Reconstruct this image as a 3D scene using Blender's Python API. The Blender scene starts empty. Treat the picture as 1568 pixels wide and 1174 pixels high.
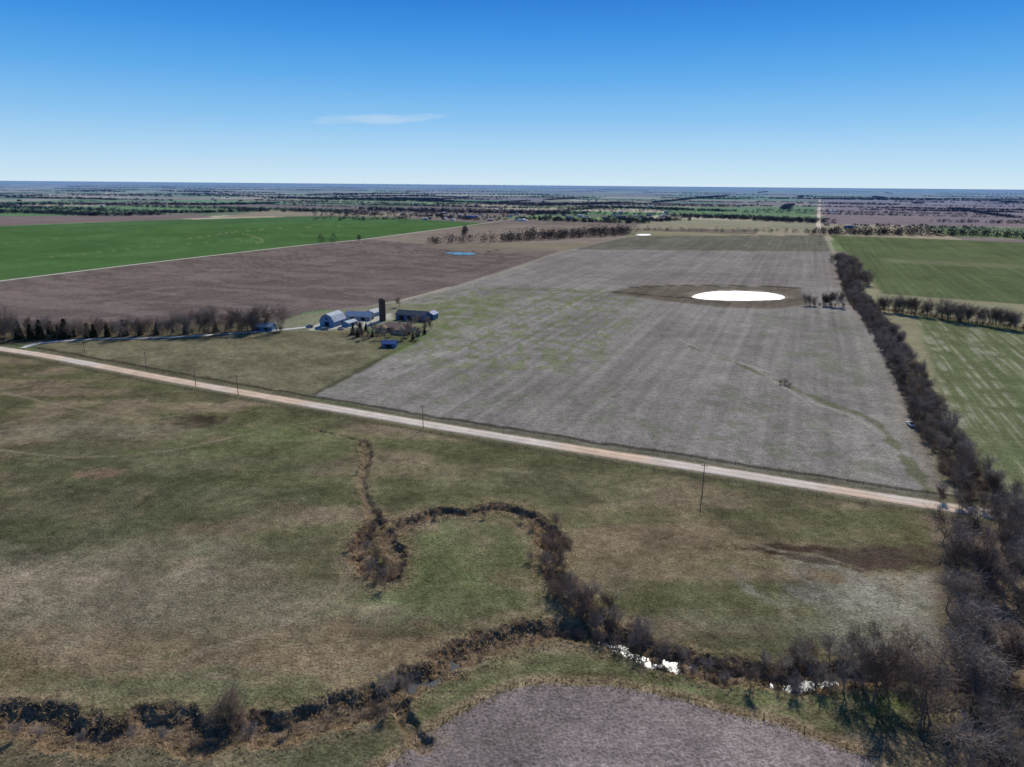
import bpy, math, random, time
import numpy as np
from mathutils import Matrix, Vector
T0=time.time()
rng=np.random.default_rng(7); random.seed(5)
CAM_H=100.0; F=1089.0; CX=784.0; CY=587.2
PITCH=15.6; ROLL=0.5
Rm=(Matrix.Rotation(math.radians(90-PITCH),3,'X')@Matrix.Rotation(math.radians(ROLL),3,'Z'))
def G(px,py):
    d=Rm@Vector((px-CX,CY-py,-F)); t=-CAM_H/min(d.z,-0.5); return (d.x*t,d.y*t)
def GP(l): return [G(*p) for p in l]
K=0.92
def lin(c):
    c=np.asarray(c,float)/255.
    return np.where(c<=0.04045,c/12.92,((c+0.055)/1.055)**2.4)
def A(r,g,b): return lin((r,g,b))/K
GA=math.radians(22.0); gs,gc=math.sin(GA),math.cos(GA)
def UV(x,y): return x*gc-y*gs, x*gs+y*gc     # u: across (east), v: along (north)

# ---------------- noise ----------------
def hash2(ix,iy,s):
    h=(ix.astype(np.int64)*374761393+iy.astype(np.int64)*668265263+s*144269504)&0xffffffff
    h=((h^(h>>13))*1274126177)&0xffffffff
    h=((h^(h>>15))*1103515245)&0xffffffff
    return ((h>>8)&0xffff)/65535.
def vn(x,y,s=0):
    ix=np.floor(x);iy=np.floor(y);fx=x-ix;fy=y-iy
    fx=fx*fx*(3-2*fx);fy=fy*fy*(3-2*fy)
    a=hash2(ix,iy,s);b=hash2(ix+1,iy,s);c=hash2(ix,iy+1,s);d=hash2(ix+1,iy+1,s)
    return (a*(1-fx)+b*fx)*(1-fy)+(c*(1-fx)+d*fx)*fy
def fbm(x,y,s=0,o=4):
    t=0;a=.5;n=0
    for i in range(o):
        t=t+a*vn(x,y,s+i*17);n+=a;a*=.5
        x,y=(x*1.63+y*1.17+3.1),(y*1.63-x*1.17+7.7)
    return t/n
def sm(a,b,x):
    t=np.clip((x-a)/(b-a),0,1);return t*t*(3-2*t)
def seg_dist(x,y,pts,m=60.,closed=False):
    P=np.array(pts);out=np.full(x.shape,1e4)
    k=(x>P[:,0].min()-m)&(x<P[:,0].max()+m)&(y>P[:,1].min()-m)&(y<P[:,1].max()+m)
    if not k.any(): return out,k
    xs=x[k];ys=y[k]
    n=len(P)
    if xs.size<200:
        Aa=P if closed else P[:-1];Bb=np.roll(P,-1,0) if closed else P[1:];ab=Bb-Aa;L=np.maximum((ab**2).sum(1),1e-6)
        t=np.clip(((xs[:,None]-Aa[:,0])*ab[:,0]+(ys[:,None]-Aa[:,1])*ab[:,1])/L,0,1)
        out[k]=np.sqrt(((xs[:,None]-Aa[:,0]-t*ab[:,0])**2+(ys[:,None]-Aa[:,1]-t*ab[:,1])**2).min(1));return out,k
    d=np.full(xs.shape,1e8)
    for i in range(n if closed else n-1):
        a=P[i];b=P[(i+1)%n];ab=b-a;L=max(ab@ab,1e-6)
        t=np.clip(((xs-a[0])*ab[0]+(ys-a[1])*ab[1])/L,0,1)
        d=np.minimum(d,(xs-a[0]-t*ab[0])**2+(ys-a[1]-t*ab[1])**2)
    out[k]=np.sqrt(d);return out,k
def sdpoly(x,y,pts,m=60.):
    d,k=seg_dist(x,y,pts,m,True)
    xs=x[k];ys=y[k];ins=np.zeros(xs.shape,bool);P=pts;n=len(P)
    for i in range(n):
        a=P[i];b=P[(i+1)%n]
        if a[1]==b[1]: continue
        c=((a[1]>ys)!=(b[1]>ys))&(xs<(b[0]-a[0])*(ys-a[1])/(b[1]-a[1])+a[0]);ins^=c
    sg=np.full(x.shape,-1.);sg[k]=np.where(ins,1.,-1.)
    return d*sg
def catmull(pts,step=2.):
    P=[np.array(p,float) for p in pts];P=[2*P[0]-P[1]]+P+[2*P[-1]-P[-2]];o=[]
    for i in range(1,len(P)-2):
        a,b,c,d=P[i-1:i+3];n=max(1,int(np.linalg.norm(c-b)/step))
        for j in range(n):
            t=j/n;o.append(.5*((2*b)+(-a+c)*t+(2*a-5*b+4*c-d)*t*t+(-a+3*b-3*c+d)*t**3))
    o.append(P[-2]);return np.array(o)

# ---------------- mesh helpers ----------------
def mk(name,V,Fa,col=None,mat=None,smooth=False,parent=None,link=True):
    V=np.asarray(V,np.float32);Fa=np.asarray(Fa,np.int32);k=Fa.shape[1];n=len(Fa)
    me=bpy.data.meshes.new(name+"_mesh")
    me.vertices.add(len(V));me.vertices.foreach_set("co",V.ravel())
    me.loops.add(n*k);me.loops.foreach_set("vertex_index",Fa.ravel())
    me.polygons.add(n);me.polygons.foreach_set("loop_start",np.arange(0,n*k,k,dtype=np.int32))
    me.polygons.foreach_set("loop_total",np.full(n,k,np.int32))
    if smooth: me.polygons.foreach_set("use_smooth",np.ones(n,bool))
    if col is not None:
        at=me.attributes.new("Col",'FLOAT_COLOR','POINT')
        c=np.ones((len(V),4),np.float32);c[:,:3]=col;at.data.foreach_set("color",c.ravel())
    me.update(calc_edges=True)
    if mat: me.materials.append(mat)
    if not link: return me
    ob=bpy.data.objects.new(name,me);bpy.context.collection.objects.link(ob)
    if parent: ob.parent=parent
    return ob
def empty(name,loc=(0,0,0),rot=0):
    e=bpy.data.objects.new(name,None);bpy.context.collection.objects.link(e)
    e.location=loc;e.rotation_euler=(0,0,rot);e.empty_display_size=.5;return e
def nmat(name,rough=.95,spec=0.):
    m=bpy.data.materials.new(name);m.use_nodes=True;nt=m.node_tree
    b=nt.nodes["Principled BSDF"];b.inputs["Roughness"].default_value=rough
    b.inputs["Specular IOR Level"].default_value=spec
    return m,nt,b
def noise_node(nt,scale,detail=4,rough=.6,vec=None):
    n=nt.nodes.new("ShaderNodeTexNoise");n.inputs["Scale"].default_value=scale
    n.inputs["Detail"].default_value=detail;n.inputs["Roughness"].default_value=rough
    if vec: nt.links.new(vec,n.inputs["Vector"])
    return n.outputs["Fac"]
def mrange(nt,s,a,b,c,d):
    n=nt.nodes.new("ShaderNodeMapRange");nt.links.new(s,n.inputs[0])
    for i,v in enumerate((a,b,c,d)): n.inputs[i+1].default_value=v
    return n.outputs[0]
def mul(nt,a,b):
    n=nt.nodes.new("ShaderNodeMath");n.operation='MULTIPLY';nt.links.new(a,n.inputs[0]);nt.links.new(b,n.inputs[1]);return n.outputs[0]
def scalecol(nt,c,f):
    n=nt.nodes.new("ShaderNodeVectorMath");n.operation='SCALE';nt.links.new(c,n.inputs[0]);nt.links.new(f,n.inputs["Scale"]);return n.outputs[0]
def attr_mat(name,levels,bump=None,rough=.95,translucent=0.):
    m,nt,b=nmat(name,rough)
    at=nt.nodes.new("ShaderNodeAttribute");at.attribute_name="Col"
    ge=nt.nodes.new("ShaderNodeNewGeometry").outputs["Position"]
    f=None;first=None
    for (sc,amp) in levels:
        n=noise_node(nt,sc,5,.65,ge)
        r=mrange(nt,n,.3,.7,1-amp,1+amp)
        first=first or n
        f=r if f is None else mul(nt,f,r)
    c=scalecol(nt,at.outputs["Color"],f) if f else at.outputs["Color"]
    nt.links.new(c,b.inputs["Base Color"])
    if bump and first:
        bn=nt.nodes.new("ShaderNodeBump");bn.inputs["Strength"].default_value=bump[0];bn.inputs["Distance"].default_value=bump[1]
        nt.links.new(first,bn.inputs["Height"]);nt.links.new(bn.outputs[0],b.inputs["Normal"])
    if translucent:
        tr=nt.nodes.new("ShaderNodeBsdfTranslucent");nt.links.new(c,tr.inputs["Color"])
        mx=nt.nodes.new("ShaderNodeMixShader");mx.inputs[0].default_value=translucent
        nt.links.new(b.outputs[0],mx.inputs[1]);nt.links.new(tr.outputs[0],mx.inputs[2])
        nt.links.new(mx.outputs[0],nt.nodes["Material Output"].inputs["Surface"])
    return m
M_ground=attr_mat("ground_soil_grass",[(1.5,.55),(.35,.28),(.05,.12)],(.9,.4))
M_road=attr_mat("gravel",[(1.2,.10),(.15,.10)],(.2,.05))
M_tuft=attr_mat("dry_grass",[(2.,.2)],None,.95,.5)
M_dist=attr_mat("distant_foliage",[(.05,.3)],None,.95,.0)
def plain(name,col,rough=.8,spec=.2,nscale=3.,amp=.2):
    m,nt,b=nmat(name,rough,spec)
    ge=nt.nodes.new("ShaderNodeTexCoord").outputs["Object"]
    n=noise_node(nt,nscale,4,.6,ge);r=mrange(nt,n,.3,.7,1-amp,1+amp)
    rgb=nt.nodes.new("ShaderNodeRGB");rgb.outputs[0].default_value=(*col,1)
    nt.links.new(scalecol(nt,rgb.outputs[0],r),b.inputs["Base Color"]);return m
M_bark=plain("bark",(.20,.145,.11),.8,.05,1.,.35)
M_bark2=plain("bark_grey",(.29,.235,.195),.8,.05,1.,.35)
M_shrub=plain("shrub_twigs",(.27,.19,.135),.8,.05,1.,.35)
M_cedar=plain("cedar_foliage",(.050,.055,.025),.9,.05,.8,.4)

# ---------------- layout (surveyed ground lines) ----------------
ROAD=GP([(-500,468),(-200,505),(0,534),(60,543),(130,556),(250,579),(400,606),(650,649),(900,690),(1100,721),(1300,753),(1440,775),(1568,794),(1900,842)])
ROADc=catmull(ROAD,6)
DRIVE=GP([(34,533),(60,526),(130,520),(250,517),(350,511),(420,506),(470,501),(520,495),(560,492)])
creekM=GP([(-260,1085),(-100,1112),(0,1104),(60,1106),(100,1122),(170,1130),(215,1108),(260,1110),(300,1128),(340,1122),(380,1110),(430,1116),(470,1102),(540,1084),(600,1068),(625,1045),(665,1032),(700,1006),(750,986),(830,966),(890,968),(940,982),(990,1003),(1060,1016),(1100,1030),(1150,1030),(1210,1044),(1250,1034),(1290,1030),(1360,1034),(1420,1040),(1600,1075)])
creekB=GP([(604,1066),(612,1090),(628,1116),(650,1140)])
ox1=GP([(556,676),(562,700),(553,740),(564,775),(578,800)])
ox=GP([(578,800),(556,835),(570,872),(596,884),(608,850),(596,822),(640,796),(680,784),(720,786),(750,776),(790,782),(826,800),(848,840),(842,876),(880,915),(915,950),(935,975)])
tr2=GP([(470,655),(520,668),(556,676)])
cM,cB,cO,cT,cN=[catmull(p,3.) for p in (creekM,creekB,ox,tr2,ox1)]
def road_side(x,y):   # >0 = south side
    a=np.array(ROAD[4]);b=np.array(ROAD[11]);d=(b-a)/np.linalg.norm(b-a)
    return -((x-a[0])*(-d[1])+(y-a[1])*d[0])
def creeks(x,y):
    n1=fbm(x/2.6,y/2.6,11,4)-.5; n2=fbm(x/11,y/11,12,2)-.5; wm=.70+.62*vn(x/17,y/17,19)
    res=[]
    for pts,hw,dep in ((cM,4.5,2.1),(cB,2.0,1.0),(cO,3.5,1.4),(cN,2.2,.8),(cT,1.2,.3)):
        d,k=seg_dist(x,y,pts,25.)
        res.append(((d+n1*(3.6 if hw>2.6 else 2)+n2*(2.6 if hw>2.6 else 1))/wm,hw,dep))
    return res
POND=GP([(1058,455),(1066,451),(1082,447.5),(1100,446),(1120,445.7),(1145,446.2),(1165,447),(1185,449.5),(1199,453),(1203,456.5),(1194,459.5),(1170,460.6),(1140,461.5),(1110,460.8),(1085,459.8),(1068,458)])
def height(x,y,cr=None):
    x=np.atleast_1d(np.asarray(x,float));y=np.atleast_1d(np.asarray(y,float))
    z=np.zeros(x.shape)
    near=sm(6,30,road_side(x,y))
    z+=near*(fbm(x/25,y/25,3,3)-.5)*.9*sm(700,300,np.hypot(x,y))
    if cr is None: cr=creeks(x,y)
    bn=(fbm(x/3.,y/3.,14,3)-.5);gn=(fbm(x/1.3,y/1.3,15,3)-.5)
    S=np.zeros(x.shape)
    for d,hw,dep in cr:
        s=sm(hw*1.1,hw*.15,d);S=np.maximum(S,s*(dep+bn*1.0*sm(.6,1.,s))+4*s*(1-s)*gn*dep*.3)
        z+=.2*sm(hw+3,hw,d)*(1-s)
    return z*(1-sm(0,2,S))-S

# ---------------- ground ----------------
az=np.concatenate([np.arange(-180,-47,3.),np.arange(-46,46.01,.07),np.arange(48,180,3.)])
th=np.concatenate([np.arange(52,3,-.07),np.arange(3,.03,-.028)])
r=np.concatenate([[.01,10,25,40,55,68],CAM_H/np.tan(np.radians(th))]);r=np.sort(r)
r=np.concatenate([r,[400000.]])
AZ,RR=np.meshgrid(np.radians(az),r)
X=(RR*np.sin(AZ)).ravel();Y=(RR*np.cos(AZ)).ravel();NR,NA=len(r),len(az)
rad=RR.ravel();U,V_=UV(X,Y)
col=np.zeros((len(X),3))
def paint(m,c):
    global col
    m=np.asarray(m)
    k=np.nonzero(m>0)[0]
    if not len(k): return
    c=np.asarray(c);c=c if c.ndim==1 else (c if len(c)==1 else c[k])
    mm=m[k][:,None];col[k]=col[k]*(1-mm)+c*mm
pal=np.array([A(116,130,88),A(142,132,112),A(96,126,78),A(124,112,100),A(162,150,124),A(102,112,84),A(134,128,100),A(114,102,96)])
cu=np.floor(U/800+.13);cv=np.floor(V_/800+.4)
h0=hash2(cu,cv,5)
su=np.where(h0>.5,2,1);sv=np.where(h0>.5,np.where(hash2(cu,cv,8)>.5,3,1),2)
cu2=np.floor((U/800+.13)*su)+cu*7;cv2=np.floor((V_/800+.4)*sv)+cv*5
ci=(hash2(cu2,cv2,9)*7.99).astype(int)
col=pal[ci]*(.8+.5*hash2(cu2,cv2,21))[:,None]
n50=fbm(X/60,Y/60,31,4);n12=fbm(X/11,Y/11,41,5);n3=fbm(X/2.5,Y/2.5,43,3)
row=fbm(U/3.,V_/160,51,3);row2=fbm(U/9.,V_/220,52,3)
col*= (.75+.5*n50)[:,None]
def field(poly,c,soft=3,wob=3,tex=None,st=1.):
    sd=sdpoly(X,Y,GP(poly),80)+(n12-.5)*wob
    m=sm(-soft,soft,sd)*st
    if tex is None: paint(m,c)
    else:
        paint(m,np.asarray(c)[None,:]*tex[:,None])
    return m
t_row=(.80+.40*row)*(.88+.24*row2)*(1+.045*np.sin(U*2*math.pi/9.2));t_soft=.8+.4*n50
field([(-300,335),(0,331),(300,328),(330,333),(0,346),(-300,352)],A(122,106,98),12,3,t_soft)
field([(330,333),(410,322),(640,327),(700,333),(480,330)],A(142,130,106),12,3,t_soft)
field([(0,317),(250,315),(420,318),(200,324),(0,325)],A(100,126,80),12)
field([(-300,352),(0,346),(330,335),(480,331),(600,333),(745,342),(700,348),(560,366),(470,375),(250,400),(0,430),(-300,468)],A(76,104,60),6,3,(.74+.5*n50)*(.88+.24*row2))
field([(560,366),(700,348),(790,345),(960,345),(960,362),(860,383),(650,374)],A(134,120,106),6,3,t_soft)
field([(1000,318),(1250,316),(1250,330),(1040,330)],A(104,126,80),15)
field([(1262,306),(1600,308),(1700,350),(1262,343)],A(130,114,110),12,3,t_soft)
field([(1000,336),(1250,340),(1250,352),(960,350)],A(142,136,110),10,3,t_soft)
field([(-300,468),(0,430),(470,375),(560,367),(650,374),(860,383),(690,440),(600,462),(470,478),(420,495),(0,505),(-300,530)],A(106,93,86),3,3,t_row*(.8+.4*n50)*(.85+.3*n12))
field([(640,377),(700,374),(900,370),(890,378),(860,384),(740,388)],A(128,118,94),6,6,t_soft,.7)
gp_=sm(.52,.6,fbm(U/40,V_/14,57,4))*.5
m3=sm(0,10,sdpoly(X,Y,GP([(-300,468),(0,430),(470,375),(560,367),(860,383),(690,440),(600,462),(420,495),(0,505),(-300,530)]),80));paint(m3*gp_,A(130,116,106))
field([(1270,360),(1568,372),(2000,388),(2000,478),(1568,466),(1350,450),(1310,400)],A(94,102,70),3,3,t_row*(.8+.4*n50))
field([(1350,395),(1568,405),(1568,412),(1360,402)],A(124,122,94),8,20,None,.5)
m7=field([(1400,478),(1568,505),(2000,560),(2100,960),(1568,790),(1520,755),(1440,600)],A(102,108,74),3,3,t_row*(.8+.4*n12))
strp=sm(.45,.7,fbm(U/2.2,V_/60,66,3))*sm(.3,.6,n12);paint(m7*strp*.65,A(158,152,130))
rs_=road_side(X,Y)
near=sm(-8,2,rs_)*sm(2500,1800,rad)
nd=(.75+.5*n12)
pg=A(97,94,66);pb=A(120,107,84);pd=A(82,81,56)
nU=fbm(X/50,Y/12,71,5);nV=fbm(X/22,Y/22,72,5)
pc=pg[None]*np.ones((len(X),1))
w=sm(.42,.60,nU)[:,None];pc=pc*(1-w)+pb*w
w=(sm(.48,.62,nV)*.7)[:,None];pc=pc*(1-w)+pd*w
fine=(.55+.9*n12)*(.72+.56*n3)
paint(near,pc*fine[:,None])
def blob(px,py,rx,ry,c,st,s=80):
    x0,y0=G(px,py);q=np.hypot((X-x0)/rx,(Y-y0)/ry)
    k=q<2.2;m=np.zeros(len(X));m[k]=sm(1.15,.35,q[k]+(fbm(X[k]/(rx*.22),Y[k]/(ry*.3),s,5)-.5)*1.7)*st
    paint(m,np.asarray(c)[None]*fine[:,None])
blob(200,720,80,45,A(86,87,62),.7,81);blob(60,800,45,40,A(74,76,54),.6,82);blob(450,680,60,25,A(98,102,66),.7,83)
blob(200,900,60,30,A(134,121,102),.6,84);blob(380,960,55,24,A(124,113,92),.6,85);blob(150,1010,30,14,A(124,102,78),.4,92)
blob(720,850,27,26,A(98,104,66),.85,86);blob(1000,840,65,28,A(122,106,82),.7,87);blob(520,1000,30,14,A(124,104,78),.5,88)
blob(870,740,60,22,A(110,105,78),.6,89);blob(1370,940,28,28,A(140,134,118),.75,90);blob(100,660,60,14,A(120,112,92),.5,91)
blob(700,920,30,10,A(96,101,66),.6,93);blob(300,1060,40,8,A(98,101,70),.6,94);blob(310,645,14,9,A(66,56,46),.8,95)
blob(150,725,12,5,A(130,106,86),.7,96);blob(1130,1060,40,8,A(98,105,66),.8,97);blob(720,1060,28,8,A(102,106,68),.8,98)
blob(1310,852,24,7,A(76,64,54),.85,99);blob(1195,842,16,3.5,A(66,54,44),.95,100);blob(1370,850,22,9,A(78,66,56),.8,101)
blob(400,1150,60,8,A(94,94,68),.5,102);blob(930,1020,30,6,A(104,106,70),.6,103);blob(80,1150,30,5,A(110,98,78),.6,104)
blob(260,840,40,12,A(104,102,78),.5,105);blob(640,720,30,10,A(124,112,86),.5,106);blob(1200,960,30,10,A(114,112,86),.5,107);blob(450,860,40,20,A(108,100,76),.4,108)
def line(pts,w,c,st,wob=3.,s=3):
    d,k=seg_dist(X,Y,catmull(GP(pts),8),w+20);d=d+(n12-.5)*wob
    paint(sm(w,w*.3,d)*st,np.asarray(c)[None]*(.8+.4*n12)[:,None])
for tr in ([(0,690),(120,700),(260,690),(400,660),(520,640),(640,650)],[(0,600),(200,640),(330,625),(430,612)],[(1150,832),(1190,845),(1250,850),(1320,870)],[(860,1000),(800,990),(700,1030)],[(0,660),(60,655),(130,652),(220,660)],[(300,1000),(430,960),(520,900),(545,820)]):
    line(tr,1.3,A(146,133,110),.4,3)
field([(70,545),(50,530),(60,525),(130,520),(350,512),(420,507),(540,500),(600,520),(610,535),(545,570),(480,604),(470,618)],A(110,104,80),3,2,fine*(.85+.3*n50))
field([(-300,500),(0,500),(420,490),(430,505),(350,512),(130,520),(60,526),(0,530),(-300,520)],A(88,81,64),3,2,nd)
GREY=[(600,462),(690,440),(860,385),(960,362),(1262,360),(1278,400),(1290,440),(1335,478),(1385,600),(1455,768),(1440,770),(1300,748),(1100,715),(900,684),(650,641),(475,607),(545,570),(640,525),(660,500)]
tg=t_row*(.80+.40*n50)*(.80+.4*n12)
mg=field(GREY,A(133,126,116),1.5,2,tg)
field([(870,382),(960,362),(1260,360),(1272,385)],A(108,104,90),3,3,tg)
field([(740,432),(860,385),(1272,387),(1282,410),(1285,440)],A(130,121,112),3,5,tg,.7)
def gpatch(poly,thr,st,c=A(104,112,68),s=61,fs=9.):
    n=fbm(X/fs,Y/(fs*1.6),s,5);sd=sdpoly(X,Y,GP(poly),60)
    paint(sm(-25,10,sd)*sm(thr,thr+.14,n)*st,np.asarray(c)[None]*(.75+.5*n12)[:,None])
gpatch([(600,465),(740,440),(980,445),(960,490),(900,560),(720,580),(640,540),(670,490)],.48,.6,A(106,114,70),61,5)
gpatch([(620,490),(700,455),(800,450),(720,500),(670,520)],.42,.55,A(102,113,68),63,5)
gpatch([(1100,480),(1300,480),(1350,600),(1200,560)],.52,.4,A(112,116,88),62)
gpatch([(700,600),(1200,600),(1400,740),(1100,705)],.52,.45,A(108,108,84),64,6)
gpatch([(500,600),(650,530),(800,640)],.52,.45,A(106,108,84),65,6)
gpatch([(1280,600),(1390,600),(1440,750),(1300,745)],.48,.4,A(156,148,134),68,7)
field([(1345,500),(1365,500),(1460,760),(1425,755)],A(118,108,90),3,8,nd,.6)
line([(1060,530),(1120,553),(1200,588),(1260,615),(1330,640),(1370,680),(1420,750)],3.,A(98,100,70),.75,7)
line([(1150,560),(1230,610),(1300,635),(1350,665)],2,A(164,154,136),.5,3)
line([(740,440),(880,446),(960,450),(1050,462)],4,A(98,104,72),.8,6)
line([(860,470),(900,450),(930,440)],4,A(106,114,72),.6,6)
line([(1040,520),(1100,545),(1180,570)],2,A(158,150,138),.6,4)
line([(480,604),(545,570),(600,540),(640,520)],3,A(76,72,54),.85,3)
line([(600,464),(690,441),(780,414),(860,386),(960,362)],4,A(152,144,120),.7,4)
line([(560,470),(620,458),(690,439)],3,A(174,164,142),.7,2)
line([(1262,352),(1272,375),(1282,398)],5,A(160,150,128),.7,4)
line([(350,356),(375,358),(400,366),(396,372),(370,368)],3,A(150,148,110),.45,4)
line([(0,373),(100,364),(200,360)],4,A(108,128,84),.5,4); line([(60,395),(250,376),(420,362)],3,A(124,134,94),.5,4)
line([(290,365),(330,360),(350,356),(420,350),(520,346)],4,A(136,134,98),.6,4)
line([(0,437),(250,406),(470,381)],3,A(98,102,72),.6,2)
field([(930,448),(985,437),(1222,440),(1228,448),(1245,466),(1180,473),(1100,470),(1010,460)],A(100,90,74),5,8,(.7+.6*n12)*t_row,.85)
sdp=sdpoly(X,Y,POND,60)
paint(sm(-12,-2,sdp+(n12-.5)*10)*.9,A(132,121,102)[None]*(.7+.6*n12)[:,None])
line([(965,440),(1050,437),(1150,438),(1222,441)],4,A(62,54,44),.95,3)
line([(940,447),(1000,452),(1060,458)],3.5,A(56,50,42),.9,3)
field([(470,480),(600,464),(670,470),(680,495),(650,510),(560,505),(430,508),(400,510),(400,500)],A(126,121,98),3,6,nd,.9)
field([(500,490),(600,480),(600,488),(570,500),(470,506)],A(190,184,168),2,3,nd,.75)
field([(575,500),(650,500),(640,528),(580,534)],A(88,84,60),3,5,nd,.9)
gpatch([(640,470),(740,455),(760,480),(700,500),(650,530),(600,540)],.38,.5,A(108,115,74),67)
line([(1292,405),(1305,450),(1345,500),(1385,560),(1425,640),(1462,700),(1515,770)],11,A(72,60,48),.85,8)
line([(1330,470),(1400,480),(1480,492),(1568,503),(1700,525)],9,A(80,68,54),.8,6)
dR,_=seg_dist(X,Y,ROADc,40)
paint(sm(13,5,dR+(n12-.5)*4)*.85,(A(98,94,70)[None]*fine[:,None]))
paint(sm(5.5,4,dR+(n12-.5)*2)*.8,(A(140,130,110)[None]*(.8+.4*n12)[:,None]))
paint(sm(2.2,.6,np.abs(dR-10.5+(n12-.5)*4))*.8*(rs_<0),A(58,52,40))
paint(sm(1.6,.5,np.abs(dR-8.5+(n12-.5)*3))*.5*(rs_>0),A(72,66,48))
TILL=[(540,1220),(590,1170),(660,1120),(740,1072),(830,1046),(950,1050),(1080,1082),(1200,1112),(1330,1160),(1400,1230),(1300,1500),(700,1500)]
a0=G(820,1110);a1=G(1030,1200)
d0=np.hypot(X-a0[0],Y-a0[1]);d1=np.hypot(X-a1[0],Y-a1[1])
rings=.5+.5*np.sin(d0*2.4+n12*5);rings=np.where(d1<20,.5+.5*np.sin(d1*2.4+n12*5),np.where(d0<9,rings,.5+.5*np.sin((U*.8+V_*.35+n50*8)*1.5+n12*3)))
ra=sm(.35,.6,fbm(X/9,Y/9,88,3))
sdt=sdpoly(X,Y,GP(TILL),60)+(n12-.5)*3
paint(sm(2.8,.8,np.abs(sdt+1.2))*.75,(A(140,122,96)[None]*(.5+1.*n3)[:,None]))
paint(sm(-.6,.8,sdt),(A(134,121,114)[None]*((.91+.15*rings*ra)*(.66+.68*n50)*(.75+.5*n12))[:,None]))
field([(1425,790),(1568,806),(1900,850),(1900,1500),(1500,1500),(1440,1174),(1425,1040),(1430,900)],A(104,91,76),3,10,(.5+1.*n12)*(.7+.6*n3),.9)
cr=creeks(X,Y)
nb=fbm(X/1.6,Y/1.6,77,4)
for d,hw,dep in cr:
    q=1. if hw>2.5 else .55
    paint(sm(hw+6,hw+.5,d)*.6*q*sm(.35,.6,nb),A(132,117,90))
    paint(sm(hw+.6,hw-.8,d)*.9*q,(A(112,92,72)[None]*(.2+1.6*nb)[:,None]))
    paint(sm(hw*.4,hw*.2,d)*.6*q,(A(112,98,82)[None]*(.4+1.2*nb)[:,None]))
Z=height(X,Y,cr)
Z+=np.where(rad<1500,sm(-16,-6,sdp)*sm(2,-4,sdp)*1.2,0)
HAZE_TINT=A(112,142,172)  # aerial haze, painted into the albedo of ground and roads
def haze_mix(r): return .92*(1-np.exp(-np.clip(r-1800,0,None)/9500.))
paint(haze_mix(rad),HAZE_TINT)  # blends the haze colour into the ground by distance
idx=np.arange(NR*NA).reshape(NR,NA);nx=np.roll(idx,-1,axis=1)
Fq=np.stack([idx[:-1].ravel(),idx[1:].ravel(),nx[1:].ravel(),nx[:-1].ravel()],1)
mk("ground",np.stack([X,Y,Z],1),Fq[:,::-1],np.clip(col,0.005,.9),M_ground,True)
print("ground",time.time()-T0,flush=True)

# ---------------- roads ----------------
def ribbon(name,pts,w,z,c,mat,nl=9,crown=.1,step=2.,track=True,wob=.25):
    P=catmull(pts,step);D=np.gradient(P,axis=0);D/=np.linalg.norm(D,axis=1)[:,None]
    N=np.stack([D[:,1],-D[:,0]],1);t=np.linspace(-1,1,nl)
    s=np.arange(len(P))*step
    ww=w*.5*(1+wob*(fbm(s/9.,s*0,5,3)-.5))
    XY=P[:,None,:]+N[:,None,:]*(t[None,:,None]*ww[:,None,None])
    Zr=np.broadcast_to(z+crown*(1-t**2),(len(P),nl))
    x=XY[...,0];y=XY[...,1]
    n=fbm(x/4,y/4,91,4);n2=fbm(x/40,y/40,92,3)
    cc=np.asarray(c)[None,None]*(.82+.36*n)[...,None]
    if track:
        tr=np.exp(-((np.abs(t)-.42)/.2)**2);cc=cc*(0.82+.3*tr)[None,:,None]
        pk=sm(.42,.6,n2)[...,None];cc=cc*(1-pk*.7)+cc*np.array([1.04,.84,.66])*pk*.7
    h=haze_mix(np.hypot(x,y))[...,None];cc=cc*(1-h)+HAZE_TINT*h  # road colour takes the same painted haze
    i=np.arange(len(P)*nl).reshape(-1,nl)
    Fa=np.stack([i[:-1,:-1].ravel(),i[:-1,1:].ravel(),i[1:,1:].ravel(),i[1:,:-1].ravel()],1)
    return mk(name,np.stack([x.ravel(),y.ravel(),Zr.ravel()],1),Fa,cc.reshape(-1,3),mat,True)
ribbon("gravel_road",ROAD,7.2,.05,A(202,188,170),M_road)
ribbon("farm_driveway",DRIVE,4.6,.12,A(192,190,188),M_road,7,.06)
ribbon("country_road",GP([(-400,482),(0,430.5),(250,400),(470,375),(560,366),(700,347.5),(800,334)]),5.5,.15,A(194,186,166),M_road,5,.05,6,False)
ribbon("section_road",GP([(1254,353),(1253.5,340),(1254,325),(1255,310),(1255.5,298)]),12,.5,A(205,188,164),M_road,3,.05,40,False)
ribbon("section_road",GP([(745,343),(960,349),(1254,353.5),(1568,362),(1900,374)]),6,.4,A(176,166,146),M_road,3,.05,40,False)

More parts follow.
